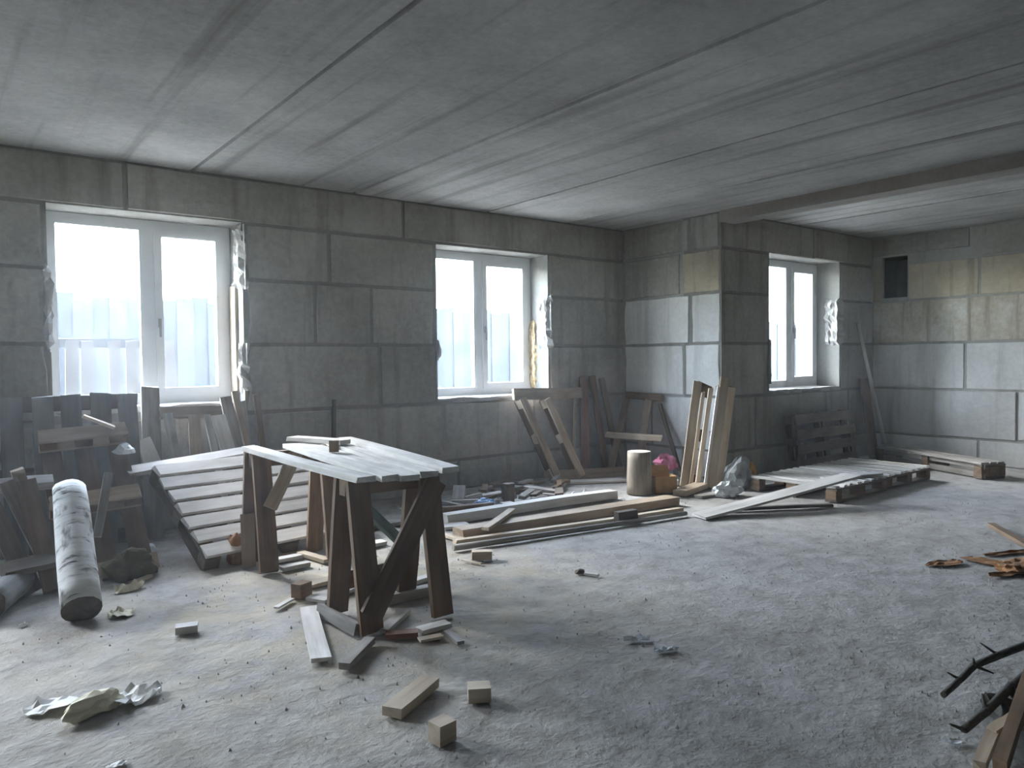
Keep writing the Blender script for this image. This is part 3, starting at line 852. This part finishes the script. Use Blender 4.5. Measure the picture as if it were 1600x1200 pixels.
def cube_block(name, u, v, sx, sy, sz, rz, mat, label, cat='wood block', group=None, z=.003):
    p = G(u, v)
    d = Vector((math.cos(rz), math.sin(rz), 0))
    return tag(board(name, Vector((p.x, p.y, z+sz/2))-d*sx/2, Vector((p.x, p.y, z+sz/2))+d*sx/2, sy, sz, (0,0,1), mat, None, 1), label, cat, group)
cube_block('wood_block', 292, 988, .10, .06, .035, -.3, M_DUSTY, 'pale flat wood block alone on the floor at left')
cube_block('wood_block', 749, 1093, .085, .075, .055, -.55, M_PALE, 'square pale wood block on the floor, farther of the two foreground cubes')
cube_block('wood_block', 691, 1158, .075, .065, .07, .15, M_PALE, 'pale wood cube nearest the viewer with a knot on top')
gl(612, 1122, 672, 1072, 'wood_offcut', .085, .035, M_PALE, 'short thick pale board lying in the foreground beside two cubes', 'board')
cube_block('wood_block', 753, 874, .13, .07, .055, -.6, M_TAN, 'small tan wood block on the floor in front of the long beams')
gl(722, 876, 752, 882, 'wood_offcut', .02, .006, M_PALE, 'thin pale splinter beside the tan wood block', 'wood offcut')
gl(482, 955, 502, 1036, 'wood_offcut', .085, .022, M_DUSTY, 'pale split board lying in front of the workbench, left of its near leg', 'board')
gl(538, 1048, 578, 1006, 'wood_offcut', .05, .03, M_GREY, 'grey stick lying just before the near left workbench leg', 'stick')
cube_block('wood_block', 471, 932, .09, .07, .075, .5, M_BROWN, 'brown wood block on the floor left under the workbench')
gl(432, 952, 456, 938, 'wood_offcut', .03, .01, M_DUSTY, 'white sliver of wood beside the brown block under the workbench', 'wood offcut')
gl(492, 942, 552, 918, 'wood_offcut', .13, .018, M_DUSTY, 'broad pale board lying under the workbench behind the near left leg', 'board')
gl(480, 918, 530, 905, 'wood_offcut', .09, .02, M_PALE, 'pale short board under the workbench next to the brown block', 'board')
gl(598, 990, 634, 958, 'wood_offcut', .06, .02, M_DUSTY, 'grey short stick under the diagonal brace of the workbench', 'stick')
cube_block('wood_block', 628, 996, .15, .06, .025, -.5, M_RED, 'red brown offcut on the floor between the near workbench legs')
gl(655, 990, 700, 978, 'wood_offcut', .07, .02, M_DUSTY, 'white chip of wood at the foot of the near right workbench leg', 'wood offcut')
gl(655, 1003, 690, 996, 'wood_offcut', .045, .012, M_PALE, 'pale chip lying in front of the near right workbench leg', 'wood offcut')
gl(698, 990, 720, 1008, 'wood_offcut', .035, .015, M_GREY, 'grey chip lying right of the near right workbench leg', 'wood offcut')
gl(600, 945, 690, 925, 'wood_offcut', .06, .05, M_GREY, 'grey board lying across under the near workbench trestle', 'board')
for (u0, v0, u1, v1, wd, m, lb) in ((430, 880, 470, 872, .07, M_DUSTY, 'pale board end under the far workbench trestle, left of centre'), (440, 893, 482, 884, .06, M_DUSTY, 'white short board on the floor before the far workbench trestle'),
                                (470, 868, 512, 880, .06, M_PALE, 'pale stick at the far right workbench legs'), (540, 862, 600, 850, .09, M_DUSTY, 'pale board on the floor behind the workbench'),
                                (640, 915, 672, 905, .06, M_DUSTY, 'pale offcut behind the near right workbench legs')):
    gl(u0, v0, u1, v1, 'wood_offcut', wd, .025, m, lb, 'board')
a = G(626, 846, .02); b = a+Vector((-.22, .12, .26))
tag(board('leaning_board', a, b, .09, .03, (.6,-1,.4), M_GREEN), 'dark green painted board slanting behind the workbench', 'board')
gl(560, 830, 640, 818, 'wood_offcut', .08, .03, M_GREY, 'grey board on the floor under the slanting green board', 'board')
# dust and rags in the middle of the floor
tag(sheet('plastic_scrap', G(995, 1000), .13, .05, .025, M_FILM, 31, -.6), 'torn white plastic strip on the open floor, left piece', 'plastic scrap')
tag(sheet('plastic_scrap', G(1040, 1017), .13, .045, .025, M_FILM, 33, -.4), 'torn white plastic strip on the open floor, right piece', 'plastic scrap')
tag(lump('debris_chip', G(906, 896), .035, .025, .018, M_DARK, None, 51, .3, sub=2), 'small dark chip on the open floor before the long beams', 'chip')
gl(914, 898, 935, 901, 'wood_offcut', .025, .012, M_DUSTY, 'small white chip beside the dark chip on the open floor', 'chip')

# ------------------------------------------------------------------ long timbers on the floor
def timber(u0, v0, u1, v1, wd, t, mat, label, z=0.003, z1=None, name='long_timber', cat='beam', seg=5):
    a = G(u0, v0, z); b = G(u1, v1, z if z1 is None else z1)
    d = (b-a); d.z = 0; d.normalize(); pn = Vector((-d.y, d.x, 0))
    a = a+pn*wd/2; b = b+pn*wd/2
    return lay(name, a, b, wd, t, mat, label, cat, z0=z, z1=z1)
timber(724, 843, 1061, 789, .15, .07, M_TAN, 'thick beam on the floor, middle one of the long timbers')
timber(700, 820, 964, 779, .11, .075, M_DUSTY, 'white dusty beam on the floor, rearmost of the long timbers')
a = timber(712, 851, 1067, 799, .05, .03, M_PALE, 'long thin pale lath on the floor in front of the thick beam', name='long_lath', cat='lath')
A = G(708, 856, .022); B = G(1072, 802, .022)
tag(log('long_pole', A, B, .022, .018, M_GREY, n=10, seg=5, bend=-.006), 'long grey pole on the floor, frontmost of the long timbers', 'pole')
cube_block('wood_block', 978, 816, .2, .06, .09, -.1, M_DARK, 'dark wood chunk lying on the long pole')
gl(758, 830, 800, 800, 'wood_offcut', .06, .025, M_TAN, 'tan stick lying across the two long beams', 'stick', z=.08, z0=.085)
timber(695, 828, 736, 824, .16, .02, M_DUSTY, 'white flat board under the left end of the rear beam', name='wood_offcut', cat='board')
gl(692, 802, 771, 794, 'wood_offcut', .05, .05, M_BROWN, 'brown lath lying behind the left end of the rear beam', 'lath')
gl(690, 787, 732, 795, 'wood_offcut', .04, .025, M_GREY, 'grey lath slanting behind the near right workbench leg', 'lath')
gl(693, 838, 722, 846, 'wood_offcut', .06, .02, M_PALE, 'pale splinter at the left end of the thick beam', 'wood offcut')
# white sheet plank from the timbers up onto the floor pallet
a = G(1092, 806, .02); b = G(1333, 742, .235)
tag(board('white_board', Vector((a.x, a.y, .016)), Vector((b.x, b.y, .235)), .19, .02, (0,0,1), M_DUSTY, None, 5), 'long whitish board resting with one end on the floor pallet', 'board')
a = G(1290, 746, .172); b = G(1372, 738, .172)
tag(board('white_board', Vector((a.x, a.y, .162)), Vector((b.x, b.y, .162)), .12, .02, (0,0,1), M_DUSTY), 'short whitish board lying across the slats of the floor pallet', 'board')
gl(1120, 800, 1300, 792, 'wood_offcut', .05, .025, M_DARK, 'dark strip painting the shadow under the long whitish board', 'lath')  # dark strip stands in for the cast shadow of the board above
gl(1062, 775, 1098, 762, 'wood_offcut', .14, .05, M_TAN, 'warped tan slab on the floor before the upright pallets', 'slab')
gl(1090, 778, 1130, 772, 'wood_offcut', .10, .02, M_GREY, 'grey board on the floor between tan slab and white plastic bag', 'board')
gl(1180, 760, 1250, 757, 'wood_offcut', .08, .02, M_DUSTY, 'pale board on the floor left of the floor pallets', 'board')

# offcut heap below the middle window
cube_block('wood_block', 794, 786, .085, .085, .175, .2, M_DARK, 'dark square post stub standing upright in the offcut heap')
cube_block('wood_block', 792, 794, .11, .06, .05, -.1, M_DUSTY, 'small block with white top before the dark post stub')
a = G(716, 784, .01); b = a+Vector((.10, .12, .10))
tag(board('wood_offcut', a, b, .11, .07, (-.5,-.6,.8), M_GREY, None, 1), 'thick grey block tilted in the left part of the offcut heap', 'wood block')
cube_block('wood_block', 806, 770, .13, .09, .06, .3, M_GREY, 'grey block right behind the dark post stub', 'wood block')
heap = [(745,779,786,773,.10,.03,M_DUSTY,'flat pale board left of the dark post stub'),(820,767,872,775,.10,.05,M_GREY,'broad grey plank at the right of the offcut heap'),
 (808,757,838,766,.07,.03,M_GREY,'grey plank slanting at the back of the offcut heap'),(848,776,888,779,.06,.03,M_GREY,'narrow grey lath at the right end of the offcut heap'),
 (714,757,760,756,.06,.02,M_TAN,'tan lath along the wall base at the left of the heap'),(770,754,838,752,.06,.02,M_GREY,'long grey lath along the wall base behind the heap'),
 (760,765,790,776,.035,.02,M_BROWN,'thin brown stick crossing the middle of the heap'),(826,758,848,753,.07,.02,M_TAN,'tan chip beside the foot of the pallet frame')]
for (u0,v0,u1,v1,wd,t,m,lb) in heap:
    gl(u0, v0, u1, v1, 'wood_offcut', wd, t, m, lb, 'wood offcut')
HL, HG = 'small loose wood offcut in the heap below the middle window', 'loose offcuts in the heap'
hr = random.Random(5)
for i in range(26):
    u = hr.uniform(697, 900); v = hr.uniform(757, 790-max(0, (u-840))*.15)
    p = G(u, v); a = hr.uniform(-.9, .9); l = hr.uniform(.10, .30)
    d = Vector((math.cos(a), math.sin(a), 0))*l/2
    z = .003+hr.choice((0, .0, .03))
    tag(board('wood_offcut', Vector((p.x, p.y, z+.016))-d, Vector((p.x, p.y, z+.016+hr.uniform(0, .03)))+d, hr.uniform(.04, .08), hr.uniform(.018, .035), (hr.uniform(-.2,.2), hr.uniform(-.2,.2), 1), hr.choice((M_GREY, M_GREY, M_DARK, M_BROWN, M_DUSTY)), None, 1), HL, 'wood offcut', HG)
tag(lump('plastic_scrap', G(757, 790), .11, .06, .04, M_BLUE, None, 61, .5), 'dull blue plastic lump in the offcut heap', 'plastic scrap')
tag(sheet('plastic_scrap', G(842, 783), .26, .12, .07, M_FILM, 63, .2), 'crumpled clear white film behind the rear beam, left piece', 'plastic film')
tag(sheet('plastic_scrap', G(907, 776), .34, .14, .07, M_FILM, 64, -.1), 'crumpled white film behind the rear beam, near its right end', 'plastic film')
timber(880, 757, 978, 753, .16, .02, M_DUSTY, 'pale flat board on the floor left of the stump', name='wood_offcut', cat='board')

# ------------------------------------------------------------------ stump, box and bags
p = G(999, 774); d = Vector((p.x, p.y, 0)).normalized(); c = p+d*.115
T = thing('log_stump', (c.x, c.y, 0), 'short round log standing upright as a chopping stump', 'stump')
log('trunk', (c.x, c.y, .002), (c.x, c.y, .405), .122, .112, M_STUMPBARK, T, 20, 5, .08, 9, up=(0,-1,0))
disc('cut_top', Vector((c.x, c.y, .405)), (0,0,1), .112, M_CUTP, T, 9, 20, .08)
p = G(1036, 772); c = p+d*.12
T = thing('cardboard_box', (c.x, c.y, 0), 'small open brown cardboard box next to the stump', 'box')
Rz = Matrix.Translation((c.x, c.y, .003)) @ Matrix.Rotation(-.45, 4, 'Z')
boxes('box_body', [(-.11,.11,-.09,.09,0,.006), (-.11,.11,-.09,-.084,.006,.16), (-.11,.11,.084,.09,.006,.16), (-.11,-.104,-.084,.084,.006,.16), (.104,.11,-.084,.084,.006,.16)], M_CARD, T, Rz)
Rf = Rz @ Matrix.Translation((0, .09, .16)) @ Matrix.Rotation(math.radians(60), 4, 'X')
boxes('flap', [(-.11, .11, 0, .09, 0, .005)], M_CARD, T, Rf)
p = G(1041, 757)+d*.25
tag(lump('pink_bag', (p.x, p.y, .12), .13, .10, .10, M_PINK, None, 71, .45, 2.2), 'crumpled pink plastic bag behind the cardboard box', 'bag')
tag(lump('rubbish_bundle', (p.x, p.y, 0), .11, .09, .075, M_GBAG, None, 73, .4), 'dull grey rubbish bundle below the pink bag', 'rubbish')
tag(lump('plastic_scrap', G(1054, 758), .05, .04, .04, M_FILM, None, 74, .5), 'white plastic scrap between the box and the upright pallets', 'plastic scrap')
tag(lump('plastic_scrap', G(1076, 752)+Vector((-.05,-.12,0)), .06, .05, .035, M_BLUE, None, 75, .5), 'blue plastic scrap at the foot of the upright pallets', 'plastic scrap')
p = G(1138, 778); p = p+Vector((.08,.08,0))
tag(lump('plastic_bag', p, .14, .10, .085, M_FILM, None, 77, .5, 2.4), 'crumpled white plastic bag on the floor before the grey sack', 'bag')
p = G(1156, 766); p = p+Vector((.10,.10,0))
T = thing('rubbish_sack', (p.x, p.y, 0), 'tall grey plastic rubbish sack with an orange side by the wall corner', 'sack')
lump('sack_body', p, .15, .13, .20, M_GBAG, T, 79, .35, 1.8)
lump('orange_patch', p+Vector((.13,-.07,.05)), .05, .05, .13, M_ORANGE, T, 80, .3, 1.8)

# ------------------------------------------------------------------ right side of the floor
gl(1549, 824, 1615, 862, 'stick', .05, .03, M_BROWN, 'brown stick on the floor at the right edge, farthest from the viewer', 'stick')
bark = [(1452,884,1500,878,.07,'flat orange brown bark strip, leftmost of the bark scraps'),(1505,872,1580,884,.10,'broad orange brown bark slab among the scraps at right'),
        (1540,868,1600,862,.05,'narrow bark strip behind the broad bark slab'),(1550,900,1606,892,.06,'bark strip before the broad bark slab')]
for k, (u0,v0,u1,v1,wd,lb) in enumerate(bark):
    a, b = G(u0, v0), G(u1, v1)
    tag(sheet('bark_strip', (a+b)/2, (b-a).length*1.2, wd*1.5, .018, M_RUST, 81+k, math.atan2(b.y-a.y, b.x-a.x)), lb, 'bark')
tag(lump('bark_heap', G(1592, 890), .16, .10, .035, M_RUST, None, 91, .6, 2.6), 'low heap of rusty brown bark at the right edge', 'bark')
def branch(name, pts, r, mat, label, cat, twigs=()):
    T = thing(name, (pts[0].x, pts[0].y, 0), label, cat)
    for k in range(len(pts)-1):
        f = 1-.35*k/len(pts)
        log('limb', pts[k], pts[k+1], r*f, r*f*.9, mat, T, 9, 3, .25, k)
    for (i, off) in twigs:
        log('twig', pts[i], pts[i]+Vector(off), r*.45, r*.2, mat, T, 6, 2, .2, i)
    return T
z = .035
branch('dry_branch', [G(1625,1000,.06), G(1560,1024,.06), G(1522,1040,.05), G(1500,1062,.04), G(1474,1086,z)], .016, M_TWIG, 'dry forked branch on the floor at the right, farther one', 'branch', [(1, (-.05,.05,.05)), (2, (-.06,-.02,.05)), (2, (.03,-.06,-.02)), (3, (-.04,.03,.03))])
branch('dry_branch', [G(1640,1030,.05), G(1580,1072,.05), G(1540,1112,.04), G(1506,1140,z)], .018, M_TWIG, 'dark dry branch in the lower right corner, nearer one', 'branch', [(3, (-.06,.02,.03)), (2, (.05,.03,.04))])
tag(sheet('roofing_scrap', G(1585, 1118), .36, .20, .09, M_TWIG, 95, .6), 'dark bent scrap of sheet in the lower right corner', 'sheet')
tag(sheet('paper_scrap', G(1492, 1160), .08, .035, .012, M_FILM, 97, -.7), 'small pale scrap beside the nearer dry branch', 'paper')
T = thing('wooden_frame', G(1580, 1195), 'corner of a brown wooden frame at the lower right edge', 'frame')
a = G(1562, 1215, .02); b = G(1612, 1092, .02)
board('side_rail', Vector((a.x,a.y,.06)), Vector((b.x,b.y,.12)), .04, .04, (0,0,1), M_BROWN, T)
a = G(1530, 1205, .02); b = G(1556, 1152, .02)
board('side_rail', Vector((a.x,a.y,.035)), Vector((b.x,b.y,.045)), .035, .035, (0,0,1), M_TAN, T)
a = G(1550, 1160, .02); b = G(1590, 1148, .02)
board('end_rail', Vector((a.x,a.y,.05)), Vector((b.x,b.y,.08)), .035, .035, (0,0,1), M_TAN, T)

# ------------------------------------------------------------------ grit scattered on the floor
gr = random.Random(11)
V, F = [], []
for i in range(2600):
    p = Vector((gr.uniform(-.6, 8.5), gr.uniform(.8, 6.2), 0))
    if p.y > YB-.3 and p.x > XC-.2 or p.y > YA-.1 or p.x > XR-.1: continue
    r = gr.uniform(.002, .0055)*(1.8 if gr.random() < .06 else 1)
    b = len(V)
    for k in range(5):
        a = 2*math.pi*k/5+gr.uniform(-.3, .3)
        V.append((p.x+math.cos(a)*r*gr.uniform(.7, 1.5), p.y+math.sin(a)*r*gr.uniform(.7, 1.5), -.012))
    V.append((p.x+gr.uniform(-.3, .3)*r, p.y+gr.uniform(-.3, .3)*r, r*gr.uniform(.3, 1.0)))
    for k in range(5): F.append((b+k, b+(k+1) % 5, b+5))
    F.append((b+4, b+3, b+2, b+1, b))
o = mesh_obj('floor_grit', V, F, M_GRIT)
tag(o, 'fine grit and chips scattered over the dusty floor', 'grit', kind='stuff')

# ------------------------------------------------------------------ dusty air in the room
m = bpy.data.materials.new('dusty_air'); m.use_nodes = True
nt = m.node_tree; nt.nodes.clear()
vs = nt.nodes.new('ShaderNodeVolumeScatter'); vs.inputs['Density'].default_value = .0065; vs.inputs['Anisotropy'].default_value = .7
vs.inputs['Color'].default_value = (.95, .96, 1, 1)
ou = nt.nodes.new('ShaderNodeOutputMaterial'); nt.links.new(vs.outputs[0], ou.inputs['Volume'])
o = boxes('dust_haze', [(XL-.3, XR+.3, YF-.3, YA+TH+.06, -.045, HC+.12)], m)
tag(o, 'faint dusty haze filling the air of the room', 'haze', kind='stuff')
